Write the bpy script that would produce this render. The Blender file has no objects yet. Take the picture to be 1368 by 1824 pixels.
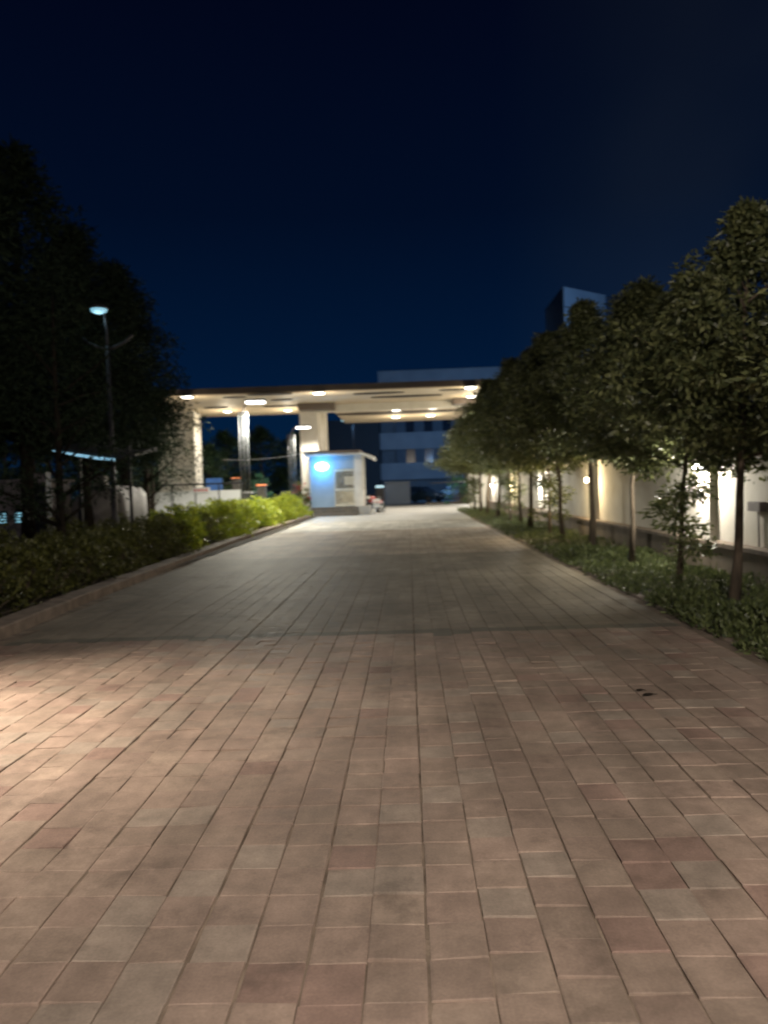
import bpy, math, random
import numpy as np
from mathutils import Vector, Matrix

# ------------------------------------------------------------------ camera
sc = bpy.context.scene
col = sc.collection
R = math.radians
EYE = Vector((0, 0, 1.5))
cam_d = bpy.data.cameras.new("camera")
cam = bpy.data.objects.new("camera", cam_d); col.objects.link(cam)
cam_d.sensor_fit = 'HORIZONTAL'; cam_d.sensor_width = 36; cam_d.lens = 36
cam_d.clip_start = 0.05; cam_d.clip_end = 2000
CROT = Matrix.Rotation(R(1.84), 3, 'Z') @ Matrix.Rotation(R(90 - 1.86), 3, 'X') @ Matrix.Rotation(R(-1.9), 3, 'Z')
cam.matrix_world = Matrix.Translation(EYE) @ CROT.to_4x4()
cam_d.dof.use_dof = True
cam_d.dof.focus_distance = 3.2
cam_d.dof.aperture_fstop = 3.4
cam_d.dof.aperture_ratio = 0.6
sc.camera = cam

def at(px, py, Y):
    """point on the plane y = Y seen at pixel px,py of the 1368 x 1824 photograph"""
    d = CROT @ Vector(((px - 684) / 1368, (912 - py) / 1368, -1))
    return EYE + d * (Y / d.y)

# ------------------------------------------------------------------ world: night sky, last blue light near the horizon
w = bpy.data.worlds.new("World"); sc.world = w; w.use_nodes = True
nt = w.node_tree; nt.nodes.clear()
N = nt.nodes.new; L = nt.links.new
out = N('ShaderNodeOutputWorld'); bg = N('ShaderNodeBackground'); L(bg.outputs[0], out.inputs[0])
tc = N('ShaderNodeTexCoord'); sep = N('ShaderNodeSeparateXYZ'); L(tc.outputs['Generated'], sep.inputs[0])
rp = N('ShaderNodeValToRGB'); L(sep.outputs['Z'], rp.inputs[0])
e = rp.color_ramp.elements
e[0].position = 0.0; e[0].color = (0.0012, 0.0155, 0.050, 1)
e[1].position = 0.62; e[1].color = (0.0006, 0.0011, 0.0070, 1)
a = e.new(0.14); a.color = (0.0007, 0.0092, 0.035, 1)
a = e.new(0.33); a.color = (0.0006, 0.0040, 0.0165, 1)
nz = N('ShaderNodeTexNoise'); nz.inputs['Scale'].default_value = 1.7; nz.inputs['Detail'].default_value = 3
mpn = N('ShaderNodeMapping'); mpn.inputs['Location'].default_value = (1.15, 0.6, 0.4); L(tc.outputs['Generated'], mpn.inputs[0]); L(mpn.outputs[0], nz.inputs[0])
cr = N('ShaderNodeValToRGB'); L(nz.outputs[0], cr.inputs[0])
cr.color_ramp.elements[0].position = 0.36; cr.color_ramp.elements[0].color = (0, 0, 0, 1)
cr.color_ramp.elements[1].position = 0.62; cr.color_ramp.elements[1].color = (0.0075, 0.0095, 0.0095, 1)
mk = N('ShaderNodeMapRange'); mk.inputs[1].default_value = 0.12; mk.inputs[2].default_value = 0.42; L(sep.outputs['X'], mk.inputs[0])
ad = N('ShaderNodeMixRGB'); ad.blend_type = 'ADD'; L(mk.outputs[0], ad.inputs[0])
L(rp.outputs[0], ad.inputs[1]); L(cr.outputs[0], ad.inputs[2]); L(ad.outputs[0], bg.inputs[0])
bg.inputs[1].default_value = 1.0

sc.view_settings.view_transform = 'Standard'; sc.view_settings.look = 'None'
sc.view_settings.exposure = 0; sc.view_settings.gamma = 1
sc.cycles.use_denoising = True
sc.cycles.max_bounces = 5; sc.cycles.diffuse_bounces = 3; sc.cycles.sample_clamp_indirect = 3
sc.cycles.pixel_filter_type = 'BLACKMAN_HARRIS'; sc.cycles.filter_width = 1.8

# ------------------------------------------------------------------ helpers
def lamp(name, loc, power, color, radius=0.1, parent=None, kind='POINT', aim=None, spot=None, blend=0.6):
    d = bpy.data.lights.new(name, kind); d.energy = power; d.color = color
    if kind in ('POINT', 'SPOT'): d.shadow_soft_size = radius
    if kind == 'SPOT': d.spot_size = R(spot or 100); d.spot_blend = blend
    o = bpy.data.objects.new(name, d); col.objects.link(o); o.location = loc
    if aim is not None:
        o.rotation_euler = (Vector(aim)).to_track_quat('-Z', 'Y').to_euler()
    if parent is not None: o.parent = parent
    return o

def tag(o, label=None, cat=None, group=None, kind=None):
    if label: o['label'] = label
    if cat: o['category'] = cat
    if group: o['group'] = group
    if kind: o['kind'] = kind
    return o

def thing(name, loc, label, cat, group=None, rz=0):
    o = bpy.data.objects.new(name, None); col.objects.link(o)
    o.location = loc; o.rotation_euler = (0, 0, rz); o.empty_display_size = 0.2
    return tag(o, label, cat, group)

def dup(root, loc, rz=0, scale=1, label=None, group=None):
    r = root.copy(); col.objects.link(r); r.location = loc; r.rotation_euler = (0, 0, rz)
    r.scale = (scale,) * 3 if not isinstance(scale, tuple) else scale
    if label: r['label'] = label
    if group: r['group'] = group
    for ch in list(root.children):
        c = ch.copy(); col.objects.link(c); c.parent = r
        for g in list(ch.children):
            d = g.copy(); col.objects.link(d); d.parent = c
    return r

class MB:
    def __init__(s): s.v = []; s.f = []
    def quad(s, *p):
        b = len(s.v); s.v += [tuple(q) for q in p]; s.f.append(tuple(range(b, b + len(p))))
        return s
    def box(s, x0, y0, z0, x1, y1, z1, bev=0.0):
        if bev > 0:
            return s.bbox(x0, y0, z0, x1, y1, z1, bev)
        b = len(s.v)
        s.v += [(x0,y0,z0),(x1,y0,z0),(x1,y1,z0),(x0,y1,z0),(x0,y0,z1),(x1,y0,z1),(x1,y1,z1),(x0,y1,z1)]
        s.f += [tuple(b+i for i in q) for q in ((0,3,2,1),(4,5,6,7),(0,1,5,4),(1,2,6,5),(2,3,7,6),(3,0,4,7))]
        return s
    def bbox(s, x0, y0, z0, x1, y1, z1, c):
        # box with chamfered vertical corners and top edge
        def ring(z, i):
            k = c + i
            return [(x0+k,y0+i,z),(x1-k,y0+i,z),(x1-i,y0+k,z),(x1-i,y1-k,z),(x1-k,y1-i,z),(x0+k,y1-i,z),(x0+i,y1-k,z),(x0+i,y0+k,z)]
        s.loft([ring(z0, 0), ring(z1 - c, 0), ring(z1, c)]); return s
    def loft(s, rings, cap=True):
        b = len(s.v); n = len(rings[0])
        for r in rings: s.v += [tuple(p) for p in r]
        for k in range(len(rings) - 1):
            for i in range(n):
                j = (i + 1) % n
                s.f.append((b+k*n+i, b+k*n+j, b+(k+1)*n+j, b+(k+1)*n+i))
        if cap:
            s.f.append(tuple(b + i for i in reversed(range(n))))
            s.f.append(tuple(b + (len(rings)-1)*n + i for i in range(n)))
        return s
    def tube(s, pts, rad, n=8):
        pts = [Vector(p) for p in pts]
        if not isinstance(rad, (list, tuple)): rad = [rad] * len(pts)
        rings = []
        up = Vector((0.13, 0.31, 0.94))
        for i, p in enumerate(pts):
            t = (pts[min(i+1, len(pts)-1)] - pts[max(i-1, 0)]).normalized()
            u = t.cross(up)
            if u.length < 0.2: u = t.cross(Vector((1, 0, 0)))
            u.normalize(); v = t.cross(u)
            rings.append([p + (u*math.cos(2*math.pi*k/n) + v*math.sin(2*math.pi*k/n)) * rad[i] for k in range(n)])
        return s.loft(rings)
    def prism(s, poly, z0, z1):
        return s.loft([[(x, y, z0) for x, y in poly], [(x, y, z1) for x, y in poly]])
    def lathe(s, prof, c=(0,0,0), n=16):
        return s.loft([[(c[0]+r*math.cos(2*math.pi*k/n), c[1]+r*math.sin(2*math.pi*k/n), c[2]+z) for k in range(n)] for r, z in prof])
    def build(s, name, m, parent=None, smooth=False, loc=(0,0,0)):
        me = bpy.data.meshes.new(name); me.from_pydata(s.v, [], s.f); me.update()
        me.materials.append(m)
        if smooth:
            me.polygons.foreach_set('use_smooth', [True]*len(me.polygons))
        o = bpy.data.objects.new(name, me); col.objects.link(o); o.location = loc
        if parent is not None: o.parent = parent
        return o

def npmesh(name, V, nper, m, attr=None, parent=None):
    """V: (count*nper,3) polygons of nper vertices each"""
    n = len(V); k = n // nper
    me = bpy.data.meshes.new(name)
    me.vertices.add(n); me.vertices.foreach_set('co', np.ascontiguousarray(V, dtype=np.float32).ravel())
    me.loops.add(n); me.loops.foreach_set('vertex_index', np.arange(n, dtype=np.int32))
    me.polygons.add(k)
    me.polygons.foreach_set('loop_start', np.arange(0, n, nper, dtype=np.int32))
    if attr is not None:
        a = me.attributes.new('tint', 'FLOAT_COLOR', 'POINT')
        a.data.foreach_set('color', np.ascontiguousarray(attr, dtype=np.float32).ravel())
    me.update(calc_edges=True); me.validate()
    me.materials.append(m)
    o = bpy.data.objects.new(name, me); col.objects.link(o)
    if parent is not None: o.parent = parent
    return o

# ------------------------------------------------------------------ materials
def mat(name, c, rough=0.7, metal=0.0, c2=None, scale=6, bump=0.0, bscale=40, emit=None, estr=0, detail=5, stretch=None, spec=0.5):
    m = bpy.data.materials.new(name); m.use_nodes = True
    t = m.node_tree; b = t.nodes['Principled BSDF']
    b.inputs['Roughness'].default_value = rough; b.inputs['Metallic'].default_value = metal
    b.inputs['Specular IOR Level'].default_value = spec
    tcn = t.nodes.new('ShaderNodeTexCoord'); mp = t.nodes.new('ShaderNodeMapping')
    t.links.new(tcn.outputs['Object'], mp.inputs[0])
    if stretch: mp.inputs['Scale'].default_value = stretch
    n1 = t.nodes.new('ShaderNodeTexNoise'); n1.inputs['Scale'].default_value = scale; n1.inputs['Detail'].default_value = detail
    t.links.new(mp.outputs[0], n1.inputs[0])
    r = t.nodes.new('ShaderNodeValToRGB'); t.links.new(n1.outputs[0], r.inputs[0])
    c2 = c2 or tuple(x * 0.75 for x in c)
    r.color_ramp.elements[0].position = 0.32; r.color_ramp.elements[0].color = (*c2, 1)
    r.color_ramp.elements[1].position = 0.68; r.color_ramp.elements[1].color = (*c, 1)
    t.links.new(r.outputs[0], b.inputs['Base Color'])
    if bump:
        n2 = t.nodes.new('ShaderNodeTexNoise'); n2.inputs['Scale'].default_value = bscale; n2.inputs['Detail'].default_value = 4
        t.links.new(mp.outputs[0], n2.inputs[0])
        bp = t.nodes.new('ShaderNodeBump'); bp.inputs['Strength'].default_value = bump; bp.inputs['Distance'].default_value = 0.01
        t.links.new(n2.outputs[0], bp.inputs['Height']); t.links.new(bp.outputs[0], b.inputs['Normal'])
    if emit:
        b.inputs['Emission Color'].default_value = (*emit, 1); b.inputs['Emission Strength'].default_value = estr
    return m

def leafmat(name, c, c2, trans=0.25, rough=0.45):
    m = bpy.data.materials.new(name); m.use_nodes = True
    t = m.node_tree; b = t.nodes['Principled BSDF']
    b.inputs['Roughness'].default_value = rough
    g = t.nodes.new('ShaderNodeNewGeometry')
    r = t.nodes.new('ShaderNodeValToRGB'); t.links.new(g.outputs['Random Per Island'], r.inputs[0])
    r.color_ramp.elements[0].color = (*c2, 1); r.color_ramp.elements[1].color = (*c, 1)
    t.links.new(r.outputs[0], b.inputs['Base Color'])
    tr = t.nodes.new('ShaderNodeBsdfTranslucent'); t.links.new(r.outputs[0], tr.inputs[0])
    mx = t.nodes.new('ShaderNodeMixShader'); mx.inputs[0].default_value = trans
    t.links.new(b.outputs[0], mx.inputs[1]); t.links.new(tr.outputs[0], mx.inputs[2])
    t.links.new(mx.outputs[0], t.nodes['Material Output'].inputs[0])
    return m

def pavermat():
    m = bpy.data.materials.new('paver_concrete'); m.use_nodes = True
    t = m.node_tree; b = t.nodes['Principled BSDF']; b.inputs['Specular IOR Level'].default_value = 0.35
    at_ = t.nodes.new('ShaderNodeAttribute'); at_.attribute_name = 'tint'
    tcn = t.nodes.new('ShaderNodeTexCoord')
    n1 = t.nodes.new('ShaderNodeTexNoise'); n1.inputs['Scale'].default_value = 9; n1.inputs['Detail'].default_value = 8; n1.inputs['Roughness'].default_value = 0.65
    n0 = t.nodes.new('ShaderNodeTexNoise'); n0.inputs['Scale'].default_value = 0.9; n0.inputs['Detail'].default_value = 3
    n3 = t.nodes.new('ShaderNodeTexNoise'); n3.inputs['Scale'].default_value = 90; n3.inputs['Detail'].default_value = 4
    for n in (n0, n1, n3): t.links.new(tcn.outputs['Object'], n.inputs[0])
    def mr(src, lo, hi, a=0.3, b_=0.7):
        q = t.nodes.new('ShaderNodeMapRange'); q.inputs[1].default_value = a; q.inputs[2].default_value = b_
        q.inputs[3].default_value = lo; q.inputs[4].default_value = hi; t.links.new(src, q.inputs[0]); return q.outputs[0]
    def mul(a, b_):
        q = t.nodes.new('ShaderNodeMath'); q.operation = 'MULTIPLY'; t.links.new(a, q.inputs[0]); t.links.new(b_, q.inputs[1]); return q.outputs[0]
    k = mul(mul(mr(n1.outputs[0], 0.76, 1.18), mr(n0.outputs[0], 0.78, 1.14, 0.36, 0.64)), mr(n3.outputs[0], 0.90, 1.08))
    mp3 = t.nodes.new('ShaderNodeMapping'); mp3.inputs['Scale'].default_value = (2.4, 0.35, 1); t.links.new(tcn.outputs['Object'], mp3.inputs[0])
    n4 = t.nodes.new('ShaderNodeTexNoise'); n4.inputs['Scale'].default_value = 1.0; n4.inputs['Detail'].default_value = 6; n4.inputs['Roughness'].default_value = 0.6; t.links.new(mp3.outputs[0], n4.inputs[0])
    n5 = t.nodes.new('ShaderNodeTexNoise'); n5.inputs['Scale'].default_value = 3.1; n5.inputs['Detail'].default_value = 7; n5.inputs['Roughness'].default_value = 0.7; t.links.new(tcn.outputs['Object'], n5.inputs[0])
    k = mul(mul(k, mr(n4.outputs[0], 0.82, 1.08, 0.38, 0.60)), mr(n5.outputs[0], 0.70, 1.03, 0.30, 0.46))
    vm = t.nodes.new('ShaderNodeVectorMath'); vm.operation = 'SCALE'
    t.links.new(at_.outputs['Color'], vm.inputs[0]); t.links.new(k, vm.inputs['Scale'])
    t.links.new(vm.outputs[0], b.inputs['Base Color'])
    t.links.new(mr(n1.outputs[0], 0.56, 0.78), b.inputs['Roughness'])
    bp = t.nodes.new('ShaderNodeBump'); bp.inputs['Strength'].default_value = 0.35; bp.inputs['Distance'].default_value = 0.006
    t.links.new(n1.outputs[0], bp.inputs['Height'])
    bp2 = t.nodes.new('ShaderNodeBump'); bp2.inputs['Strength'].default_value = 0.25; bp2.inputs['Distance'].default_value = 0.003
    t.links.new(n3.outputs[0], bp2.inputs['Height']); t.links.new(bp.outputs[0], bp2.inputs['Normal'])
    t.links.new(bp2.outputs[0], b.inputs['Normal'])
    return m

M = {}
M['soil'] = mat('soil', (0.075, 0.058, 0.04), 0.95, c2=(0.035, 0.028, 0.02), scale=3, bump=0.6, bscale=14)
M['joint'] = mat('joint_sand', (0.30, 0.235, 0.175), 0.95, c2=(0.12, 0.09, 0.065), scale=5, bump=0.5, bscale=80)
M['paver'] = pavermat()
M['kerb'] = mat('kerb_concrete', (0.30, 0.235, 0.185), 0.85, c2=(0.17, 0.13, 0.10), scale=5, bump=0.4, bscale=50)
M['concrete'] = mat('forecourt_concrete', (0.42, 0.42, 0.40), 0.6, c2=(0.30, 0.30, 0.29), scale=1.3, bump=0.2, bscale=30)
M['asphalt'] = mat('asphalt', (0.14, 0.15, 0.16), 0.55, c2=(0.09, 0.10, 0.11), scale=1.5, bump=0.3, bscale=60)
M['wall'] = mat('wall_render', (0.72, 0.69, 0.62), 0.85, c2=(0.56, 0.52, 0.45), scale=1.6, bump=0.25, bscale=25, detail=8)
M['plinth'] = mat('plinth_concrete', (0.23, 0.185, 0.14), 0.9, c2=(0.13, 0.105, 0.08), scale=2.5, bump=0.4, bscale=30, detail=8)
M['cream'] = mat('cream_render', (0.76, 0.73, 0.66), 0.75, c2=(0.66, 0.63, 0.56), scale=2, bump=0.1, bscale=20)
M['white'] = mat('white_paint', (0.74, 0.75, 0.74), 0.6, c2=(0.64, 0.65, 0.64), scale=2)
M['soffit'] = mat('soffit_panel', (0.72, 0.61, 0.44), 0.6, c2=(0.58, 0.47, 0.33), scale=1.2, stretch=(0.15, 2.5, 1))
M['fascia'] = mat('brown_fascia', (0.13, 0.10, 0.085), 0.5, c2=(0.10, 0.08, 0.065), scale=1)
M['slot_shade'] = mat('painted_slot_shade', (0.05, 0.035, 0.025), 0.8)
M['step'] = mat('dark_step', (0.16, 0.145, 0.125), 0.7, c2=(0.10, 0.09, 0.08), scale=6)
M['bar'] = mat('cream_metal', (0.80, 0.74, 0.58), 0.45, c2=(0.52, 0.47, 0.36), scale=9)
M['kwall'] = mat('kiosk_wall', (0.34, 0.44, 0.52), 0.7, c2=(0.29, 0.38, 0.46), scale=2)  # part of the oval lamp's blue light is put into this wall colour
M['galv'] = mat('galvanised_metal', (0.15, 0.155, 0.16), 0.45, 0.6, c2=(0.11, 0.115, 0.12), scale=12)
M['darkmetal'] = mat('dark_metal', (0.045, 0.045, 0.05), 0.45, 0.4)
M['postpaint'] = mat('post_paint', (0.07, 0.065, 0.07), 0.5, 0.2)
M['bark'] = mat('bark', (0.15, 0.115, 0.08), 0.95, c2=(0.07, 0.055, 0.04), scale=12, bump=0.8, bscale=40, stretch=(1, 1, 0.25))
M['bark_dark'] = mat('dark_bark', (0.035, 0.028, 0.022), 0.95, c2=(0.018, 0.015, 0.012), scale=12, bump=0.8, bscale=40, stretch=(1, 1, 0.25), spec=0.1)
M['wing'] = mat('wing_dark', (0.04, 0.05, 0.06), 0.8)
M['bldg'] = mat('building_render', (0.33, 0.37, 0.41), 0.8, c2=(0.26, 0.30, 0.34), scale=0.5)
M['bdark'] = mat('building_dark', (0.16, 0.19, 0.22), 0.8)
M['glass'] = mat('dark_glass', (0.02, 0.035, 0.06), 0.15)
M['curtain'] = mat('pale_curtain', (0.14, 0.18, 0.22), 0.8, c2=(0.09, 0.12, 0.16), scale=3, stretch=(4, 1, 0.3))
M['rub'] = mat('rubber', (0.02, 0.02, 0.02), 0.8)
M['carwhite'] = mat('white_car_paint', (0.70, 0.71, 0.72), 0.25, c2=(0.66, 0.67, 0.68))
M['cardark'] = mat('dark_car_paint', (0.03, 0.06, 0.09), 0.22, c2=(0.025, 0.05, 0.08))
M['red'] = mat('red_paint', (0.55, 0.07, 0.05), 0.4, c2=(0.45, 0.05, 0.04))
M['blue'] = mat('blue_sheet', (0.08, 0.22, 0.60), 0.6, c2=(0.05, 0.15, 0.45), scale=3)
M['tarp'] = mat('pale_tarpaulin', (0.36, 0.34, 0.33), 0.7, c2=(0.22, 0.20, 0.20), scale=2, bump=0.5, bscale=6)
M['cabin'] = mat('cabin_render', (0.28, 0.25, 0.26), 0.8, c2=(0.19, 0.165, 0.17), scale=2)
M['shade'] = mat('shade_sheet', (0.03, 0.035, 0.04), 0.6)
M['led_white'] = mat('lamp_white', (0.9, 0.9, 0.9), emit=(1.0, 0.96, 0.88), estr=8)
M['led_cool'] = mat('lamp_cool', (0.9, 0.9, 0.9), emit=(0.70, 0.90, 1.0), estr=14)
M['led_warm'] = mat('lamp_warm', (0.9, 0.9, 0.9), emit=(1.0, 0.80, 0.50), estr=26)
M['led_cyan'] = mat('lamp_cyan', (0.8, 0.9, 0.9), emit=(0.12, 0.85, 1.0), estr=3.0)
M['led_oval'] = mat('lamp_oval', (0.9, 0.9, 0.9), emit=(0.62, 0.88, 1.0), estr=6)
M['edge_glow'] = mat('roof_edge_glow', (0.9, 0.9, 0.9), emit=(0.28, 0.62, 0.85), estr=0.8)
M['led_dimc'] = mat('lamp_dim_cool', (0.9, 0.9, 0.9), emit=(0.20, 0.50, 0.64), estr=1.0)
M['led_orange'] = mat('lamp_orange', (0.9, 0.5, 0.3), emit=(1.0, 0.22, 0.05), estr=1.6)
M['leaf_tree'] = leafmat('tree_leaf', (0.225, 0.245, 0.100), (0.060, 0.080, 0.034))
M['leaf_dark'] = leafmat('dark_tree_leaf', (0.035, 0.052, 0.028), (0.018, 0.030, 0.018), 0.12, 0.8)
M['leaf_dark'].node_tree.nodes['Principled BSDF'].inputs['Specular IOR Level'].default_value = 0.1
M['leaf_gold'] = leafmat('golden_shrub_leaf', (0.54, 0.58, 0.05), (0.14, 0.22, 0.025), 0.35)
M['leaf_bush'] = leafmat('shrub_leaf', (0.15, 0.155, 0.035), (0.05, 0.06, 0.018), 0.25)
M['leaf_cover'] = leafmat('cover_leaf', (0.17, 0.205, 0.075), (0.045, 0.065, 0.025), 0.25)
M['leaf_bg'] = leafmat('background_leaf', (0.06, 0.12, 0.05), (0.025, 0.055, 0.03), 0.2)
M['leaf_teal'] = leafmat('green_shrub_leaf', (0.07, 0.20, 0.11), (0.03, 0.10, 0.06), 0.25)
M['petal'] = leafmat('red_flower', (0.60, 0.06, 0.04), (0.35, 0.03, 0.03), 0.3)

# ------------------------------------------------------------------ ground, path, forecourt
def sheet(name, x0, x1, y0, y1, z, m, kind='structure'):
    o = MB().quad((x0, y0, z), (x1, y0, z), (x1, y1, z), (x0, y1, z)).build(name, m)
    o['kind'] = kind; return o
sheet('ground', -600, 600, -200, 900, -0.06, M['soil'])

def left_edge(y):
    return float(np.interp(y, [-10, 6, 8.3, 10.5, 13.6, 22.5, 41], [-4.25, -4.3, -4.42, -4.6, -4.72, -5.05, -5.15]))
RIGHT = 2.82
rng = np.random.default_rng(4)
PW, PL = 0.193, 0.200
tops = []; tints = []
cols = range(-28, 15)
for ci in cols:
    x0 = 0.012 + ci * PW
    if x0 + PW > RIGHT: continue
    off = rng.normal(0, 0.012) + (0.1 if rng.random() < 0.12 else 0)
    drift = rng.normal(0, 0.003)
    for ri in range(-18, 172):
        y0 = off + ri * PL
        if y0 > 34: continue
        if x0 < left_edge(y0) + 0.005: continue
        ym = y0 + PL / 2
        gl = 0.0040 + rng.random() * 0.0045; gr = 0.0008 + rng.random() * 0.0012
        jx = rng.normal(0, 0.0012) + drift
        a0, a1 = x0 + gl + jx, x0 + PW - 0.001 + jx; b0, b1 = y0 + gr, y0 + PL - 0.001
        kf = 1.0 if ym < 7.7 else 0.35; h = rng.normal(0, 0.0013) * kf; tx, ty = rng.normal(0, 0.0016, 2) * kf
        bv = 0.007
        zt = [h - tx - ty, h + tx - ty, h + tx + ty, h - tx + ty]
        O = [(a0, b0), (a1, b0), (a1, b1), (a0, b1)]
        I = [(a0+bv, b0+.003), (a1-bv, b0+.003), (a1-bv, b1-.003), (a0+bv, b1-.003)]
        T = [(I[k][0], I[k][1], zt[k]) for k in range(4)]
        E = [(O[k][0], O[k][1], zt[k] - (0.0017 if ym < 7.7 else 0.0012)) for k in range(4)]
        D = [(O[k][0], O[k][1], -0.02) for k in range(4)]
        faces = T[:]
        for k in range(4):
            j = (k + 1) % 4
            faces += [E[k], E[j], T[j], T[k]]
            if ym < 14: faces += [D[k], D[j], E[j], E[k]]
        u = rng.random(); br = 1 + rng.normal(0, 0.045 if ym < 7.7 else 0.03)
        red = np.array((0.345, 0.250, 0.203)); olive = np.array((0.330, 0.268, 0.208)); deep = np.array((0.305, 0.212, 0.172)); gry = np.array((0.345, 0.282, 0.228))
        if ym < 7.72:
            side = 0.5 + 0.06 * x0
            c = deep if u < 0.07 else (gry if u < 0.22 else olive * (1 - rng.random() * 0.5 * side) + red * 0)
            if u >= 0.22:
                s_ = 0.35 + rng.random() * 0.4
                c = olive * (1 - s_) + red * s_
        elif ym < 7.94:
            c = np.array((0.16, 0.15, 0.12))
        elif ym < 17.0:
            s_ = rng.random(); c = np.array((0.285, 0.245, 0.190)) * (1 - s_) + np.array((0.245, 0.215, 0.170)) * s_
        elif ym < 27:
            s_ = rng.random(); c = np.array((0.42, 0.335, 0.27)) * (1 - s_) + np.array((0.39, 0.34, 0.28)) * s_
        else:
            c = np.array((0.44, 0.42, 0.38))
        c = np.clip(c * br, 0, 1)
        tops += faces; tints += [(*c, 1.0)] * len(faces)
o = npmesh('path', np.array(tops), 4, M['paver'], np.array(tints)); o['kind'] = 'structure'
mbj = MB()
ys = [-4] + list(range(-2, 37, 2))
for i in range(len(ys) - 1):
    mbj.quad((left_edge(ys[i]) - .02, ys[i], -0.0075), (RIGHT + .05, ys[i], -0.0075), (RIGHT + .05, ys[i+1], -0.0075), (left_edge(ys[i+1]) - .02, ys[i+1], -0.0075))
o = mbj.build('path_bedding', M['joint']); o['kind'] = 'structure'
sheet('forecourt', -16, 5.4, 34.1, 62, -0.004, M['concrete'])
sheet('road', -60, 60, 62.1, 84, -0.02, M['asphalt'])
sheet('yard', -40, -8.6, 6, 34.0, -0.03, M['joint'])

# kerbs
def kerb(name, fx, w_, h_, y0, y1, sgn):
    mb = MB(); y = y0
    while y < y1:
        ye = min(y + 0.6, y1); xa, xb = fx(y), fx(ye - 0.008)
        z = h_ + random.uniform(-.004, .004)
        r0 = [(xa, y, -0.03), (xa, y, z - .015), (xa + sgn*.015, y, z), (xa + sgn*w_, y, z), (xa + sgn*w_, y, -0.03)]
        r1 = [(xb, ye-.008, -0.03), (xb, ye-.008, z - .015), (xb + sgn*.015, ye-.008, z), (xb + sgn*w_, ye-.008, z), (xb + sgn*w_, ye-.008, -0.03)]
        mb.loft([r0, r1]); y = ye
    o = mb.build(name, M['kerb']); o['kind'] = 'structure'
random.seed(3)
kerb('kerb', lambda y: left_edge(y) - 0.01, 0.30, 0.13, -3, 41, -1)
kerb('edging', lambda y: RIGHT + 0.02, 0.10, 0.015, -3, 44, 1)
# far dark kerb across the road side
MB().box(1.4, 61.9, -0.02, 6.5, 62.3, 0.14).build('road_kerb', M['step'])['kind'] = 'structure'

# ------------------------------------------------------------------ foliage generators
def leaves(P, out, L_, W_, droop, seed, spread=0.8):
    """P (n,3) leaf bases, out (n,3) outward dirs -> quads"""
    r = np.random.default_rng(seed); n = len(P)
    d = out + r.normal(0, spread, (n, 3)); d[:, 2] -= droop
    d /= np.linalg.norm(d, axis=1)[:, None] + 1e-6
    q = r.normal(0, 1, (n, 3)); wv = np.cross(d, q); wv /= np.linalg.norm(wv, axis=1)[:, None] + 1e-6
    ll = (L_ * r.uniform(0.6, 1.25, n))[:, None]; ww = (W_ * r.uniform(0.7, 1.2, n))[:, None]
    nn = np.cross(d, wv)
    V = np.empty((n, 4, 3))
    V[:, 0] = P; V[:, 1] = P + d*ll*0.45 + wv*ww*0.5; V[:, 2] = P + d*ll - nn*ll*0.12; V[:, 3] = P + d*ll*0.45 - wv*ww*0.5
    return V.reshape(-1, 3)

def clumps_to_leaves(C, per, L_, W_, droop, seed):
    """C list of (x,y,z,r)"""
    r = np.random.default_rng(seed); P = []; Ou = []
    for (x, y, z, rad) in C:
        n = int(per * r.uniform(0.6, 1.3))
        v = r.normal(0, 1, (n, 3)); v /= np.linalg.norm(v, axis=1)[:, None]
        rr = rad * r.random(n) ** 0.5
        p = v * rr[:, None]; p[:, 2] *= 0.75
        P.append(p + np.array((x, y, z))); Ou.append(v)
    return leaves(np.concatenate(P), np.concatenate(Ou), L_, W_, droop, seed + 1)

def tree_meshes(H, zb, Rm, nclump, per, L_, W_, m, seed, trunk_r=0.06, shape=0.6, crad=(0.2, 0.36), lean=0.0, low=0, bare=False):
    r = random.Random(seed)
    C = []
    def rad(t): return Rm * ((1 - t) ** shape) * min(1, 0.45 + t * 3.2)
    for i in range(nclump):
        t = r.random() ** 1.15
        ang = r.uniform(0, 6.283); k = rad(t) * (r.random() ** 0.4) * r.choice((1, 1, 1.15, 1.38))
        C.append((k*math.cos(ang) + lean*t, k*math.sin(ang), zb + t*(H - zb), r.uniform(*crad) * (1.1 - 0.45*t)))
    for i in range(4): C.append((lean + r.uniform(-.06, .06), r.uniform(-.06, .06), H - 0.12*i, crad[0]*(.35 + .2*i)))
    for i in range(low): C.append((r.uniform(-.25, .25), r.uniform(-.25, .25), r.uniform(0.5, zb), crad[0]*1.1))
    mb = MB()
    pts = []; rr = []
    for k in range(7):
        t = k / 6
        pts.append((lean*t*0.8 + r.uniform(-.03, .03), r.uniform(-.03, .03), t*(H*0.9))); rr.append(trunk_r*(1.15 - t*0.95) * (1.35 if k == 0 else 1))
    mb.tube(pts, rr, 9)
    for i in range(min(16, nclump)):
        c = C[i]; z0 = max(zb*0.75, c[2] - 0.35*(H-zb)*r.uniform(0.2, 0.6)); t = z0/(H*0.9)
        p0 = Vector((lean*t*0.8, 0, z0)); p1 = Vector(c[:3]); mid = (p0+p1)/2 + Vector((0, 0, r.uniform(-.05, .12)))
        mb.tube([p0, mid, p1], [trunk_r*0.38, trunk_r*0.26, trunk_r*0.1], 5)
    return mb, clumps_to_leaves(C, per, L_, W_, 0.35, seed)

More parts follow.
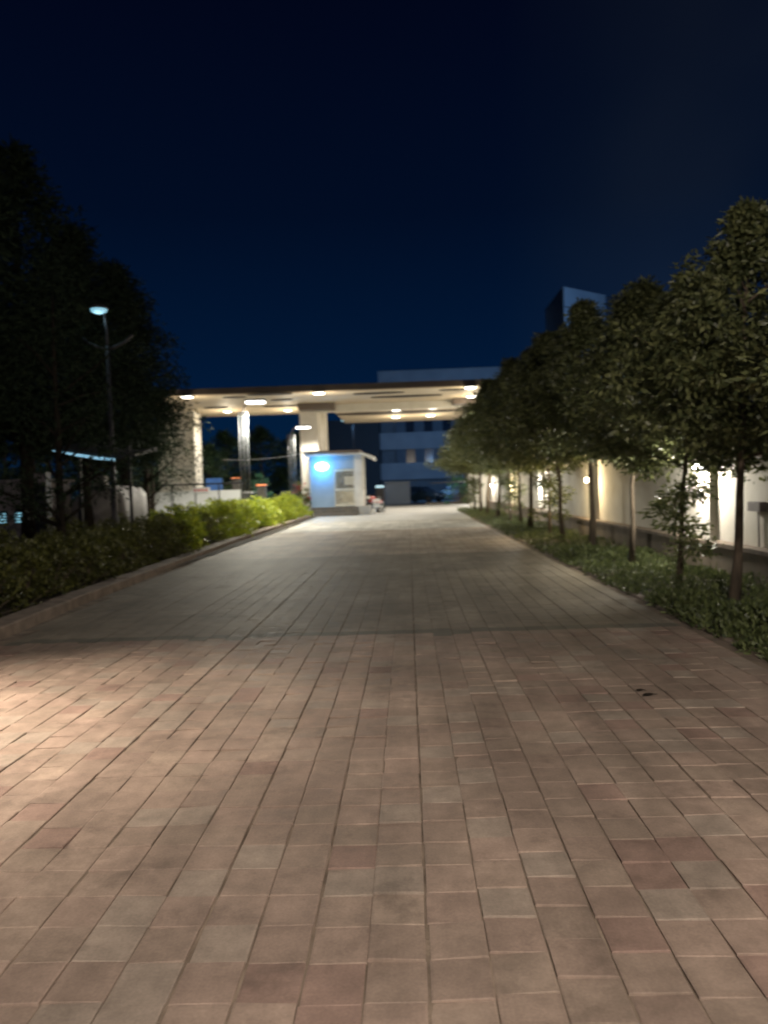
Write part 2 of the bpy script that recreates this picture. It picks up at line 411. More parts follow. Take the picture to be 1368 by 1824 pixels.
# ------------------------------------------------------------------ right-hand row of trees
protos = []
specs = [dict(H=4.9, zb=2.0, Rm=1.35, shape=.8, nclump=150, lean=0.05, low=0), dict(H=4.7, zb=1.9, Rm=1.35, shape=.85, nclump=145, lean=-0.1, low=9),
         dict(H=5.1, zb=2.2, Rm=1.5, shape=.8, nclump=165, lean=0.08, low=0)]
tree_rows = [  # y, x, variant, scale, label
 (5.9, 4.0, 1, 0.90, 'nearest young tree at the right edge, its pale leafy branches reaching into the frame'),
 (8.9, 3.72, 2, 0.82, 'young tree with pale lit leaves and the thick bare trunk nearest the right edge'),
 (10.9, 3.80, 1, 0.93, 'young tree with leafy shoots hanging low down its trunk between two wall lamps'),
 (13.4, 3.80, 0, 1.00, 'dark young tree whose pointed top stands up beside the brighter crowns'),
 (16.2, 3.85, 2, 0.93, 'dark young tree with its trunk beside the warm wall lamp on the pier'),
 (18.8, 3.75, 0, 1.02, 'dark young tree whose crown hides the foot of the square tower'),
 (21.3, 3.85, 1, 1.08, 'slim young tree just beyond the warm wall lamp'),
 (23.8, 3.75, 2, 1.02, 'dark young tree with slim trunk against the bright white wall bay'),
 (26.4, 3.85, 0, 1.10, 'dark young tree whose crown covers the third wall lamp'),
 (29.0, 3.80, 1, 1.15, 'dim young tree whose crown rises past the right end of the office roof'),
 (32.0, 3.70, 2, 1.12, 'green lit young tree in front of the end of the canopy roof'),
 (35.2, 3.60, 0, 1.16, 'green lit young tree screening the right canopy pillar'),
 (38.4, 3.60, 2, 1.10, 'leafy green tree last but one along the right side of the path'),
 (41.4, 3.55, 1, 1.18, 'leafy green tree farthest along the right side, its crown touching the canopy'),
]
GR = 'row of young trees between the path and the white wall'
for i, s in enumerate(specs):
    t = thing('young_tree', (0, 0, 0), 'x', 'tree', GR)
    mb, V = tree_meshes(per=135, L_=0.100, W_=0.042, m=None, seed=11 + i*7, trunk_r=(0.036, 0.030, 0.052)[i], crad=(0.22, 0.40), **s)
    mb.build('trunk', M['bark'], t, smooth=True); npmesh('crown', V, 4, M['leaf_tree'], parent=t)
    protos.append(t)
used = set()
for k, (y, x, v, s, lb) in enumerate(tree_rows):
    if v not in used:
        used.add(v); t = protos[v]; t.location = (x, y, -0.02); t['label'] = lb
    else:
        t = dup(protos[v], (x, y, -0.02), 0, 1, lb, GR)
    t.rotation_euler = (R(3.5*math.sin(k*2.7)), R(3.5*math.sin(k*4.1 + 1)), k*2.1); t.scale = (s*(1.18 + .14*math.sin(k*5.3)), s*(1.3 + .16*math.sin(k*3.1)), s*(1 + .07*math.sin(k*1.9)))

# ------------------------------------------------------------------ left dark trees
GL = 'tall dark trees along the left side'
lp = []
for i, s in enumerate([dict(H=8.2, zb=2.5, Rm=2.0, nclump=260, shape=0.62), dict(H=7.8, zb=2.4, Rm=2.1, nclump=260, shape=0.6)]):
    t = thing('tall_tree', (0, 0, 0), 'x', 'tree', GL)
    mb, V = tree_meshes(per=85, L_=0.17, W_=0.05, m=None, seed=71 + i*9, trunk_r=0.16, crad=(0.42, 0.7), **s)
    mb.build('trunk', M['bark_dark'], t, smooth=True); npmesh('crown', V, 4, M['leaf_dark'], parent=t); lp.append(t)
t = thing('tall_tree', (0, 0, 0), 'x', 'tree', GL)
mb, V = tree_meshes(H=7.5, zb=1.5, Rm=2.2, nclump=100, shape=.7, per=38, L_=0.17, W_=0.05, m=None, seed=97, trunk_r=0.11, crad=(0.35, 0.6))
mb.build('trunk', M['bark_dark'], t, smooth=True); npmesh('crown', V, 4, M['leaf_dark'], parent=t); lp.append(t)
left_rows = [
 (12.0, -9.4, 0, 1.24, 'black silhouette of a tall tree cut by the left edge of the picture'),
 (16.0, -10.2, 1, 1.26, 'tall dark tree at the left edge above the cyan-lit cabin'),
 (19.6, -9.8, 0, 1.26, 'tall dark tree behind the tarpaulin heap, left of the lamp post'),
 (22.6, -9.6, 1, 1.20, 'tall dark tree directly behind the curved-arm lamp post'),
 (26.2, -9.7, 0, 1.13, 'dark tree right of the lamp post, its slope falling towards the canopy'),
 (29.8, -10.2, 2, 1.10, 'dark tree with sparse twigs in front of the left canopy pier'),
 (33.4, -11.2, 2, 0.85, 'shorter dark tree whose top meets the left end of the canopy roof'),
 (15.6, -7.15, 2, 0.84, 'thin dark tree whose twigs partly cover the lit lamp head'),
]
lu = set()
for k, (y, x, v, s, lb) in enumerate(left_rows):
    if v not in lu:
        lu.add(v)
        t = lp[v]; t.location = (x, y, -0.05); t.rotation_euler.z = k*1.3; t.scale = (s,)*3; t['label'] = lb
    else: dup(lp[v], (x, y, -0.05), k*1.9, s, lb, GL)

# background trees beyond the canopy
GB = 'dim trees beyond the canopy'
bt = thing('background_tree', (0, 0, 0), 'x', 'tree', GB)
mb, V = tree_meshes(H=6.5, zb=1.2, Rm=2.6, nclump=110, per=60, L_=0.26, W_=0.10, m=None, seed=131, trunk_r=0.15, shape=0.5, crad=(0.5, 0.8))
mb.build('trunk', M['bark'], bt, smooth=True); npmesh('crown', V, 4, M['leaf_bg'], parent=bt)
for k, (px, y, s, lb) in enumerate([
 (372, 52, 0.72, 'pale green lit tree just right of the left canopy pier'),
 (405, 60, 0.95, 'dim tree seen between the left pier and the nearer streaked lamp post'),
 (468, 66, 1.05, 'dim round tree seen between the two streaked lamp posts'),
 (528, 68, 1.0, 'dim tree seen close to the left side of the central pillar'),
 (322, 62, 1.1, 'dim tree behind the left canopy pier'),
 (262, 52, 1.0, 'dim tree far behind the white hoarding, left of the canopy'),
 (175, 48, 1.0, 'dim tree far behind the lamp post with curved arms'),
 (90, 44, 1.0, 'dim tree far behind the pale sheet-covered heap'),
 (10, 42, 1.0, 'dim tree far behind the cabin at the left edge')]):
    p = at(px, 866, y)
    if k == 0: bt.location = (p.x, y, -0.05); bt.scale = (s,)*3; bt['label'] = lb
    else: dup(bt, (p.x, y, -0.05), k*1.7, s, lb, GB)

# ------------------------------------------------------------------ shrubs of the left border
def shrub_mesh(seed, rad, h, n, per, L_, W_, long=0):
    r = random.Random(seed); C = []
    for i in range(n):
        t = r.random(); ang = r.uniform(0, 6.283); k = rad*math.sqrt(max(0.05, 1 - t*t*0.9))*r.random()**0.5
        C.append((k*math.cos(ang), k*math.sin(ang), 0.08 + t*h*r.uniform(0.85, 1.15), r.uniform(0.10, 0.2)))
    V = clumps_to_leaves(C, per, L_, W_, -0.35, seed)
    if long:
        rr = np.random.default_rng(seed + 5); P = np.zeros((long, 3)); P[:, 0] = rr.normal(0, rad*.35, long); P[:, 1] = rr.normal(0, rad*.35, long); P[:, 2] = h*rr.uniform(.35, .8, long)
        o = rr.normal(0, 1, (long, 3)); o[:, 2] = np.abs(o[:, 2]) + .7
        V = np.concatenate([V, leaves(P, o, 0.42, 0.035, 0.1, seed + 9, 0.35)])
    mb = MB()
    for i in range(14):
        c = C[i % len(C)]; mb.tube([(c[0]*.2, c[1]*.2, 0), (c[0]*.6, c[1]*.6, c[2]*.6), c[:3]], [.014, .010, .004], 5)
    return mb, V
def shrub_proto(seed, mk, **kw):
    t = thing('border_shrub', (0, 0, 0), 'x', 'shrub')
    mb, V = shrub_mesh(seed, **kw); mb.build('stem', M['bark'], t); npmesh('foliage', V, 4, M[mk], parent=t); return t
sp = [shrub_proto(5, 'leaf_bush', rad=0.75, h=0.85, n=70, per=34, L_=0.085, W_=0.036, long=60),
      shrub_proto(6, 'leaf_bush', rad=0.70, h=0.78, n=70, per=36, L_=0.075, W_=0.034, long=0),
      shrub_proto(7, 'leaf_gold', rad=0.85, h=1.0, n=60, per=34, L_=0.13, W_=0.055, long=0),
      shrub_proto(8, 'leaf_gold', rad=0.76, h=0.9, n=50, per=30, L_=0.12, W_=0.05, long=40)]
ra = random.Random(12); taken = set(); cnt = 0
LBL = {'near': 'dim olive shrub in the dark near stretch of the left kerb border',
       'back': 'dark shrub in the back row of the left border below the trees',
       'mid': 'half lit yellow-green shrub in the middle stretch of the left kerb border',
       'far': 'bright yellow-green shrub lit by lamps at the far end of the left border'}
plan = []
y = 5.4
while y < 40.5:
    key = 'near' if y < 17 else ('mid' if y < 25 else 'far')
    plan.append((left_edge(y) - 0.95 + ra.uniform(-.1, .1), y, key)); y += 1.05 if y < 20 else 1.35
y = 7.5
while y < 38:
    plan.append((left_edge(y) - 2.2 + ra.uniform(-.3, .3), y, 'back' if y < 25 else 'far')); y += 1.7 if y < 25 else 2.3
for (x, y, key) in plan:
    v = (0, 1)[ra.random() < .5] if key in ('near', 'back') else (2, 3)[ra.random() < .4]
    if key == 'mid' and ra.random() < .4: v = 1
    s = ra.uniform(0.85, 1.15) * (0.98 if key == 'far' else 1.0)
    g = {'near': 'near dim shrubs', 'back': 'back row shrubs', 'mid': 'middle shrubs', 'far': 'bright far shrubs'}[key] + ' of the left border'
    if v not in taken:
        taken.add(v); t = sp[v]; t.location = (x, y, -0.04); t.scale = (s,)*3; t.rotation_euler.z = ra.uniform(0, 6); t['label'] = LBL[key]; t['group'] = g
    else: dup(sp[v], (x, y, -0.04), ra.uniform(0, 6), s, LBL[key], g)
sheet('planting_bed', -9, -4.9, 34.05, 41, 0.02, M['soil'])
sheet('border_soil', -8.6, -4.75, 4, 34.0, 0.03, M['soil'])

# ------------------------------------------------------------------ ground cover strip on the right
rg = np.random.default_rng(8)
P = []
for (y0, y1, dens) in ((1.5, 9, 1500), (9, 16, 900), (16, 28, 420), (28, 46, 260)):
    n = int((y1 - y0) * 1.85 * dens)
    yy = rg.uniform(y0, y1, n); xx = rg.uniform(RIGHT - 0.02, 4.55, n)
    edge = 0.10*np.sin(yy*2.1) + 0.07*np.sin(yy*5.3 + 1) + 0.05*np.sin(yy*11.1)
    hh = np.clip((xx - RIGHT - edge + 0.06) / 0.35, 0, 1) ** 0.6
    top = (0.09 + 0.06*np.sin(yy*1.7 + xx*2) + 0.04*np.sin(yy*4.1 - xx*3.3)) * hh + 0.03
    keep = hh > 0.02
    zz = top * rg.random(n) ** 0.55
    P.append(np.stack([xx, yy, zz - 0.02], 1)[keep])
P = np.concatenate(P); Od = np.zeros_like(P); Od[:, 2] = 0.9; Od[:, 0] = -0.25
V = leaves(P, Od, 0.075, 0.028, 0.0, 31, 0.75)
nb = 900; yb = rg.uniform(4, 40, nb); xb = rg.uniform(3.0, 4.5, nb)
V2 = leaves(np.stack([xb, yb, np.full(nb, 0.04)], 1), np.tile((0, 0, 1.4), (nb, 1)), 0.24, 0.014, -0.4, 33, 0.4)
o = npmesh('ground_cover', np.concatenate([V, V2]), 4, M['leaf_cover'])
tag(o, 'low ragged strip of dark green ground cover along the right edge of the path', 'ground cover', kind='stuff')
sheet('bed_soil', RIGHT + 0.1, 4.6, 1, 46, 0.015, M['soil'])

# ------------------------------------------------------------------ boundary wall on the right
WX = 4.62
bw = thing('boundary_wall', (WX, 20, 0), 'long pale rendered boundary wall on a brown plinth along the right side', 'wall')
def wl(mb, x0, y0, z0, x1, y1, z1, **k): return mb.box(x0, y0 - 20, z0, x1, y1 - 20, z1, **k)
wl(MB(), 0.0, -2, -0.05, 0.45, 66, 0.44).build('plinth', M['plinth'], bw)
m_ = MB(); wl(m_, -0.03, -2, 0.443, 0.46, 66, 0.50); m_.build('ledge', M['kerb'], bw)
m_ = MB(); wl(m_, 0.20, -2, 0.503, 0.40, 66, 2.35); m_.build('wall_panel', M['wall'], bw)
m_ = MB(); wl(m_, 0.15, -2, 2.353, 0.45, 66, 2.43); m_.build('coping', M['wall'], bw)
LY = [5.0, 12.4, 19.9, 27.4, 34.9, 42.4, 49.9, 57.4]
for y in LY:
    m_ = MB(); wl(m_, 0.08, y - 0.24, 0.503, 0.197, y + 0.24, 2.35); m_.build('pier', M['cream'], bw)
GWL = 'bulkhead lamps along the boundary wall'
wl_lab = {12.4: 'white wall lamp glowing through leaves, second along and nearest in view', 19.9: 'warm yellow wall lamp on the pier, brightest on the wall',
 27.4: 'wall lamp half hidden by foliage beyond the warm one', 34.9: 'wall lamp fourth along, small and white with a lit pier below',
 42.4: 'wall lamp fifth along, small and white', 49.9: 'tiny far wall lamp, left of the fifth one', 57.4: 'farthest tiny wall lamp at the path end',
 5.0: 'wall lamp nearest the camera, past the right edge'}
for i, y in enumerate(LY):
    if y == 5.0: continue
    z = 1.66 if y < 15 else (1.52 if y < 24 else 1.42)
    warm = y in (19.9, 34.9)
    t = thing('wall_lamp', (WX + 0.08, y, z), wl_lab[y], 'wall lamp', GWL)
    MB().box(-0.015, -0.17, -0.09, -0.002, 0.17, 0.10).build('backplate', M['darkmetal'], t)
    MB().box(-0.13, -0.17, 0.045, -0.017, 0.17, 0.065).build('hood', M['darkmetal'], t)
    MB().box(-0.115, -0.15, -0.065, -0.018, 0.15, 0.042, bev=0.01).build('diffuser', M['led_warm' if warm else 'led_white'], t)
    lamp('wall_lamp_light', (-0.32, 0, -0.07), {12.4: 170, 19.9: 120, 27.4: 210}.get(y, 130), (1, .78, .45) if warm else (1, .93, .80), 0.07, t)
# meter box on the wall
t = thing('meter_box', (WX + 0.198, 10.7, 1.0), 'small grey meter box fixed to the white wall below the near lamp', 'meter box')
MB().box(-0.10, -0.22, 0.0, 0, 0.16, 0.13, bev=0.008).build('case', M['cabin'], t)
MB().tube([(-0.03, -0.03, 0.0), (-0.03, -0.03, -0.49)], 0.012).build('conduit', M['cabin'], t)

# ------------------------------------------------------------------ gate canopy
SZ = 6.35
gc = thing('gate_canopy', (-5, 45, 0), 'wide flat gate canopy with cream underside on tall cream pillars', 'gate canopy')
def cb(x0, y0, z0, x1, y1, z1, **k): return MB().box(x0 + 5, y0 - 45, z0, x1 + 5, y1 - 45, z1, **k)
XL, XM, XR, Y0, YM, Y1 = -14.9, -4.5, 4.5, 38.0, 49.0, 57.5
# roof slab: L-shaped plan
poly = [(XL+5, Y0-45), (XR+5, Y0+.6-45), (XR+5, Y1-45), (XM+5, Y1-45), (XM+5, YM-45), (XL+5, YM-45)]
MB().prism(poly, SZ, SZ + 0.05).build('soffit', M['soffit'], gc)
pin = lambda q, d: [(x + (d if x < 0 else (-d if x > 8 else 0)), y + (d if y < 0 else -d)) for x, y in q]
MB().prism([(x, y) for x, y in pin(poly, -0.12)], SZ + 0.052, SZ + 0.34).build('fascia', M['fascia'], gc)
cb(-5.6, 44.2, SZ - 0.42, XR-.1, 44.8, SZ - 0.003).build('cross_beam', M['cream'], gc)
def soff(px, py):
    d = CROT @ Vector(((px - 684) / 1368, (912 - py) / 1368, -1)); return EYE + d * ((SZ - 1.5) / d.z)
for (pa, pb, ya, yb) in ((439, 522, 700, 703.5), (482, 522, 710.5, 713), (362, 408, 724, 727), (467, 534, 721.5, 724.5), (395, 440, 706, 708.5), (628, 720, 698, 701.5), (660, 786, 703.5, 707), (783, 832, 692, 695), (596, 812, 731.5, 737)):
    q0, q1 = soff(pa, yb + .017*(732-pa)*0), soff(pb, ya)
    ym = (soff((pa+pb)/2, ya).y, soff((pa+pb)/2, yb).y)
    y_lo, y_hi = min(ym), min(max(ym), 56.8)
    xa, xb = soff(pa, (ya+yb)/2).x, soff(pb, (ya+yb)/2).x
    pts = [(xa + (xb-xa)*k/8, y_lo + (y_hi-y_lo)*0.5*(1 - math.sin(math.pi*(k+.4)/8.8)**.5)) for k in range(9)] + [(xa + (xb-xa)*k/8, y_hi - (y_hi-y_lo)*0.5*(1 - math.sin(math.pi*(k+.4)/8.8)**.5)) for k in range(8, -1, -1)]
    MB().prism([(x + 5, y - 45) for x, y in pts], SZ - 0.03, SZ - 0.003).build('slot_shade', M['slot_shade'], gc)  # dark plates put the shade of recessed slots into the colour
def pillar(pa, pb, Y, dep, z1=SZ - 0.003):
    return cb(at(pa, 870, Y).x, Y, -0.02, at(pb, 870, Y).x, Y + dep, z1, bev=0.03)
pillar(538, 570, 44.9, 1.2).build('pillar', M['cream'], gc)
cb(at(536, 870, 43.4).x, 43.2, SZ - 0.36, at(600, 870, 43.4).x, 44.15, SZ - .003).build('capital', M['fascia'], gc)
cb(at(812, 870, 43.4).x, 43.2, SZ - 0.34, XR - .1, 44.15, SZ - .003).build('capital', M['fascia'], gc)
pillar(571.5, 584, 46.6, 1.0).build('pillar', M['cream'], gc)
pillar(838, 870, 44.9, 1.1).build('pillar', M['cream'], gc)
pillar(284, 350, 45, 1.5).build('pillar', M['cream'], gc)
GCL = 'square lights under the gate canopy'
clamps = [(333, 707, 'canopy light at the far left end of the roof, above the left pier'), (405, 733, 'canopy light on the left rear edge, left of the nearer lamp post'),
 (513, 731, 'canopy light on the left rear edge, just left of the central pillar'), (568, 700, 'canopy light near the front edge above the central pillar'),
 (838, 690, 'canopy light nearest the front right corner'), (840, 706, 'thin canopy light just below the front right corner one'),
 (771, 727, 'upper of the two right-hand canopy lights over the driveway'), (767, 740, 'lower of the two right-hand canopy lights over the driveway'),
 (706, 730, 'upper of the two middle canopy lights over the driveway'), (705, 743, 'lower of the two middle canopy lights over the driveway')]
for i, (px, py, lb) in enumerate(clamps):
    d = CROT @ Vector(((px - 684) / 1368, (912 - py) / 1368, -1))
    p = EYE + d * ((SZ - 0.06 - 1.5) / d.z)
    if p.y > 56: p = EYE + d * (56 / d.y)
    if p.x < -6 and p.y > 48: p = EYE + d * (48 / d.y)
    t = thing('canopy_light', (p.x, p.y, SZ - 0.003), lb, 'ceiling light', GCL)
    zd = min(-0.03, p.z - SZ)
    MB().box(-0.26, -0.26, zd, 0.26, 0.26, 0, ).build('housing', M['white'], t)
    q_ = 0.15 if px in (405, 513) else 0.23
    MB().box(-q_, -q_, zd - 0.04, q_, q_, zd - 0.003).build('diffuser', M['led_white'], t)
    lamp('canopy_light_source', (0, 0, zd - 0.8), 115, (1, .86, .62), 0.25, t)
    lamp('canopy_downlight', (0, 0, zd - 0.1), 680, (1, .93, .82), 0.2, t, 'SPOT', (0, 0, -1), 150, .8)

# ------------------------------------------------------------------ kiosk
KY = 43.0; kx = at(594, 866, KY).x
ks = thing('guard_kiosk', (kx, KY, 0), 'small guard kiosk with blue-lit wall, barred door and dark steps beside the central pillar', 'kiosk')
def kxp(px): return at(px, 871, KY).x - kx
x0, x1 = kxp(553), kxp(647); xd0, xd1 = kxp(596), kxp(632)
FZ = 0.48; TZ = 3.35
MB().box(x0 - .1, -0.15, -0.02, x1 + .35, 2.9, FZ).build('base', M['concrete'], ks)
m_ = MB(); m_.box(x0, 0, FZ + .003, xd0, 0.15, TZ); m_.box(xd0, 0, 2.6, xd1, 0.15, TZ); m_.box(x0, 0.153, FZ + .003, x0 + .15, 2.6, TZ); m_.box(x0 + .153, 2.45, FZ + .003, x1, 2.6, TZ)
m_.build('wall', M['kwall'], ks)
MB().box(xd1 + 0.002, -0.05, FZ + .003, x1, 0.25, TZ).build('corner_post', M['cream'], ks)
MB().box(x1 - .14, 0.253, FZ + .003, x1 - .02, 2.44, 1.35).build('side_wall', M['cream'], ks)
MB().box(x1 - .14, 2.1, 1.353, x1 - .02, 2.44, TZ).build('side_post', M['cream'], ks)
d_ = MB(); 
for (za, zb_) in ((FZ+.05, FZ+.16), (1.38, 1.50), (2.46, 2.58)): d_.box(xd0 + .02, 0.03, za, xd1 - .02, 0.09, zb_)
d_.box(xd0 + .003, 0.02, FZ + .03, xd0 + .07, 0.10, 2.59); d_.box(xd1 - .07, 0.02, FZ + .03, xd1 - .003, 0.10, 2.59)
dr = d_.build('door', M['bar'], ks)
d_ = MB()
for k in range(5):
    xx = xd0 + .2 + k * (xd1 - xd0 - .4) / 4; d_.box(xx - .02, 0.045, FZ + .165, xx + .02, 0.075, 2.455)
d_.build('grille', M['bar'], dr)
d_ = MB()
for k in range(8):
    yy = .35 + k*.24; d_.box(x1 - .09, yy - .015, 1.36, x1 - .06, yy + .015, TZ - .1)
d_.build('side_grille', M['bar'], ks)
MB().box(x0 + .16, 2.38, FZ + .003, x1 - .15, 2.445, 3.3).build('interior_shade', M['step'], ks)  # dark sheet added to make the interior look shaded behind the bars
# inside: counter and rear panel
MB().box(xd0 - .1, 1.5, FZ + .003, xd1 - .1, 1.9, 1.35).build('counter', M['bar'], ks)
MB().box(xd0 + .35, 2.34, 1.7, xd1 + .1, 2.375, 2.2).build('notice_board', M['white'], ks)
# roof with sloping right fascia
rf = MB()
ov = kxp(667)
rf.loft([[(x0 - .2, -0.45, TZ + .003), (ov, -0.45, TZ - .28), (ov, 3.0, TZ - .28), (x0 - .2, 3.0, TZ + .003)],
         [(x0 - .2, -0.45, TZ + .16), (ov, -0.45, TZ - .16), (ov, 3.0, TZ - .16), (x0 - .2, 3.0, TZ + .16)]])
rf = MB()
rf.box(x0 - .2, -0.45, TZ + .003, x1 + .02, 3.0, TZ + .12)
rf.loft([[(x1 + .022, -0.45, TZ + .003), (x1 + .022, 3.0, TZ + .003), (x1 + .022, 3.0, TZ + .12), (x1 + .022, -0.45, TZ + .12)],
         [(ov, -0.45, TZ - .30), (ov, 3.0, TZ - .30), (ov, 3.0, TZ - .10), (ov, -0.45, TZ - .10)]])
rf.build('roof', M['white'], ks)
MB().box(x0 - .3, -0.55, TZ + .123, x1 - .1, 3.1, TZ + .26).build('roof_cap', M['fascia'], ks)
for k in range(3):
    MB().box(x0 + .05, -0.15 - .3*(3-k) , -0.01 if k == 0 else 0.16*k + .002, xd1 + .15, -0.155, 0.16*(k+1)).build('step', M['step'], ks) if k == 2 else \
    MB().box(x0 + .05, -0.15 - .3*(3-k), -0.01 if k == 0 else 0.16*k + .002, xd1 + .15, -0.155, 0.16*(k+1) - .001).build('step', M['step'], ks)
t = thing('oval_wall_lamp', (kxp(575) + kx, KY - 0.002, at(575, 831, KY).z), 'glowing oval blue-white lamp on the front wall of the kiosk', 'wall lamp')
ring = lambda a, b, yy: [(a*math.cos(q), yy, b*math.sin(q)) for q in [2*math.pi*k/20 for k in range(20)]]
MB().loft([ring(.40, .27, 0), ring(.40, .27, -.03)]).build('backplate', M['white'], t)
MB().loft([ring(.37, .24, -.033), ring(.34, .215, -.10), ring(.22, .14, -.14)]).build('diffuser', M['led_oval'], t, smooth=True)
lamp('oval_lamp_light', (0, -0.55, -.1), 120, (.05, .42, 1.0), 0.15, t)
lamp('kiosk_ceiling_light', (kx + (xd0 + xd1)/2, KY + 1.1, 2.9), 24, (1, .85, .6), 0.12)

# ------------------------------------------------------------------ lamp posts
def streak_post(px, py_head, Y, label, power):
    hp = at(px + 4, py_head, Y); base = (at(px, 866, Y).x, Y, -0.02)
    H = hp.z
    t = thing('streaked_lamp_post', base, label, 'lamp post', 'lit lamp posts with poles shaped as blur streaks')
    mb = MB()
    for k in range(3):
        xx = -0.16 + 0.16*k; mb.tube([(xx, 0, 0), (xx, 0, H - 0.35)], 0.036, 10)  # tubes side by side imitate the blurred streaks of a single pole
    mb.build('pole', M['galv'], t, smooth=True)
    for z in (0.6, H*.5, H - .4): MB().box(-0.2, -0.03, z, 0.2, 0.03, z + .05).build('bracket', M['galv'], t)
    MB().box(-0.3, -0.2, 0.0, 0.3, 0.2, 0.05).build('base_plate', M['galv'], t)
    mb = MB(); mb.tube([(0, 0, H - .4), (0.1, 0, H - .1), (0.28, 0, H + .04)], [.04, .035, .03]); mb.build('arm', M['postpaint'], t)
    hx = at(px + 18, py_head, Y).x - base[0]
    MB().box(hx - .42, -.2, H + .055, hx + .42, .2, H + .13, bev=0.02).build('lamp_head', M['postpaint'], t)
    MB().box(hx - .36, -.17, H - .03, hx + .36, .17, H + .052).build('diffuser', M['led_white'], t)
    lamp('post_light', (hx, 0, H - .1), power, (1, .95, .80), 0.2, t, 'SPOT', (.1, -.1, -1), 165, .3)
streak_post(437, 717, 31, 'nearer lit lamp post with its pole shaped as blur streaks in front of the canopy', 3000)
streak_post(522, 762, 43, 'farther lit lamp post with its pole shaped as blur streaks left of the central pillar', 900)

# dark lamp post with curved arms
Y = 18.0; b = at(203, 890, Y)
t = thing('curved_arm_lamp_post', (b.x, Y, -0.05), 'tall dark lamp post with two upswept curved arms at the left border', 'lamp post')
H = at(198, 612, Y).z
MB().tube([(0, 0, 0), (0, 0, 1.0), (0, 0, 1.05), (0, 0, H)], [.10, .095, .07, .055], 12).build('pole', M['postpaint'], t, smooth=True)
for s in (-1, 1):
    MB().tube([(0, 0, H - .1), (s*.2, 0, H - .03), (s*.42, 0, H + .07), (s*.62, 0, H + .24)], [.045, .04, .035, .03]).build('arm', M['postpaint'], t, smooth=True)
ht = at(176, 551, Y); hx, hz = ht.x - b.x, ht.z + .05
MB().tube([(0, 0, H - .05), (0, 0.02, H + .35), (hx + .1, 0.04, hz - .05)], [.04, .03, .025]).build('stem', M['postpaint'], t)
MB().lathe([(.02, .12), (.17, .08), (.22, .03), (.21, 0.005)], (hx, 0, hz), 20).build('lamp_head', M['postpaint'], t, smooth=True)
mb = MB(); mb.lathe([(.19, 0.003), (.17, -.06), (.08, -.10)], (hx, 0, hz), 20); mb.build('diffuser', M['led_dimc'], t, smooth=True)
lamp('curved_post_light', (hx, -.1, hz - .25), 2, (.5, .85, 1), 0.1, t)

# ------------------------------------------------------------------ far office building
BY = 90.0
ob = thing('office_building', (0, BY, 0), 'blue-lit three storey office block with pale floor bands behind the canopy', 'building')
def P(px, py, Y=BY): q = at(px, py, Y); return q.x, q.z
bx0 = P(676, 760)[0]; bx1 = 19.0
MB().box(bx0 + .1, 0.6, -0.02, bx1, 12, 14.2).build('wall', M['bdark'], ob)
for (za, zb_) in ((13.2, 15.0), (9.3, 11.3), (5.85, 7.8), (2.3, 4.25)):
    MB().box(bx0, 0, za, bx1 + .3, 0.59, zb_).build('floor_band', M['bldg'], ob)
xs = [bx0 + 1.9 + k*2.15 for k in range(9)]
for (z0_, z1_) in ((4.253, 5.847), (7.803, 9.297), (11.303, 13.197)):
    for k, xx in enumerate(xs):
        MB().box(xx, 0.25, z0_, xx + 1.15, 0.592, z1_).build('column', M['curtain'], ob)
        wn = MB().box(xx + 1.153, 0.48, z0_, xx + 2.147, 0.59, z1_).build('window', M['glass'], ob)
MB().box(bx0 - .0, 0.2, 15.003, bx1 + .2, 0.5, 15.1).build('parapet_cap', M['bdark'], ob)
# darker wing to the left
MB().box(P(575, 760)[0], -3.0, -0.02, bx0 - .003, 10, 9.2).build('wing', M['wing'], ob)

tw = thing('square_tower', (15.5, 75, 0), 'tall square stair tower with a pale blue-lit face above the right trees', 'tower')
fp = [(0, 0), (5.0, 4.1), (5.6, 13), (0.0, 9.6)]
MB().prism(fp, -0.02, 20.2).build('shaft', M['bdark'], tw)
n = Vector((4.1, -5.0)).normalized()*0.06
def band(z0_, z1_):
    a_, b_ = (0.0, 0.0), (5.0, 4.1)
    MB().prism([(a_[0]+n.x*.05, a_[1]+n.y*.05), (a_[0]+n.x*2, a_[1]+n.y*2), (b_[0]+n.x*2, b_[1]+n.y*2), (b_[0]+n.x*.05, b_[1]+n.y*.05)], z0_, z1_).build('cladding', M['bldg'], tw)
for z0_, z1_ in ((0, 6.0), (6.1, 10.4), (10.5, 14.0), (14.1, 16.0), (16.1, 18.2), (18.35, 20.15)): band(z0_, z1_)

# cool street lamps by the far road, the last one added unseen
def road_lamp(px, py, Y, label, m, power, colr, aim, w_=.42):
    p = at(px, py, Y); t = thing('road_lamp', (p.x, Y, -0.02), label, 'street lamp', 'cool lamps beyond the gate')
    MB().tube([(.6, .3, 0), (.6, .3, p.z + .05), (.45, .15, p.z + .16), (w_*.6, 0, p.z + .12)], [.09, .06, .05, .04]).build('pole', M['darkmetal'], t)
    MB().box(-w_, -.18, p.z + .06, w_, .18, p.z + .16, bev=.02).build('lamp_head', M['darkmetal'], t)
    MB().box(-w_*.9, -.15, p.z - .06, w_*.9, .15, p.z + .057).build('diffuser', m, t)
    lamp('road_lamp_light', (0, 0.2, p.z - .3), power, colr, .3, t, 'SPOT', aim, 150)
road_lamp(807, 799, 70, 'cyan street lamp beside the green tree edge, right of the driveway', M['led_cyan'], 1900, (.24, .52, 1.0), (0, 1, -.12))
road_lamp(616, 749, 66, 'dim bluish street lamp just right of the central pillar below the canopy', M['led_dimc'], 500, (.25, .55, 1.0), (.2, .7, -.8))
road_lamp(1180, 560, 60, 'added unseen lamp behind the right row of trees that lights the tower', M['led_cool'], 4500, (.25, .52, 1.0), (-.25, 1, .1))  # no visible source: added to brighten the tower and office block

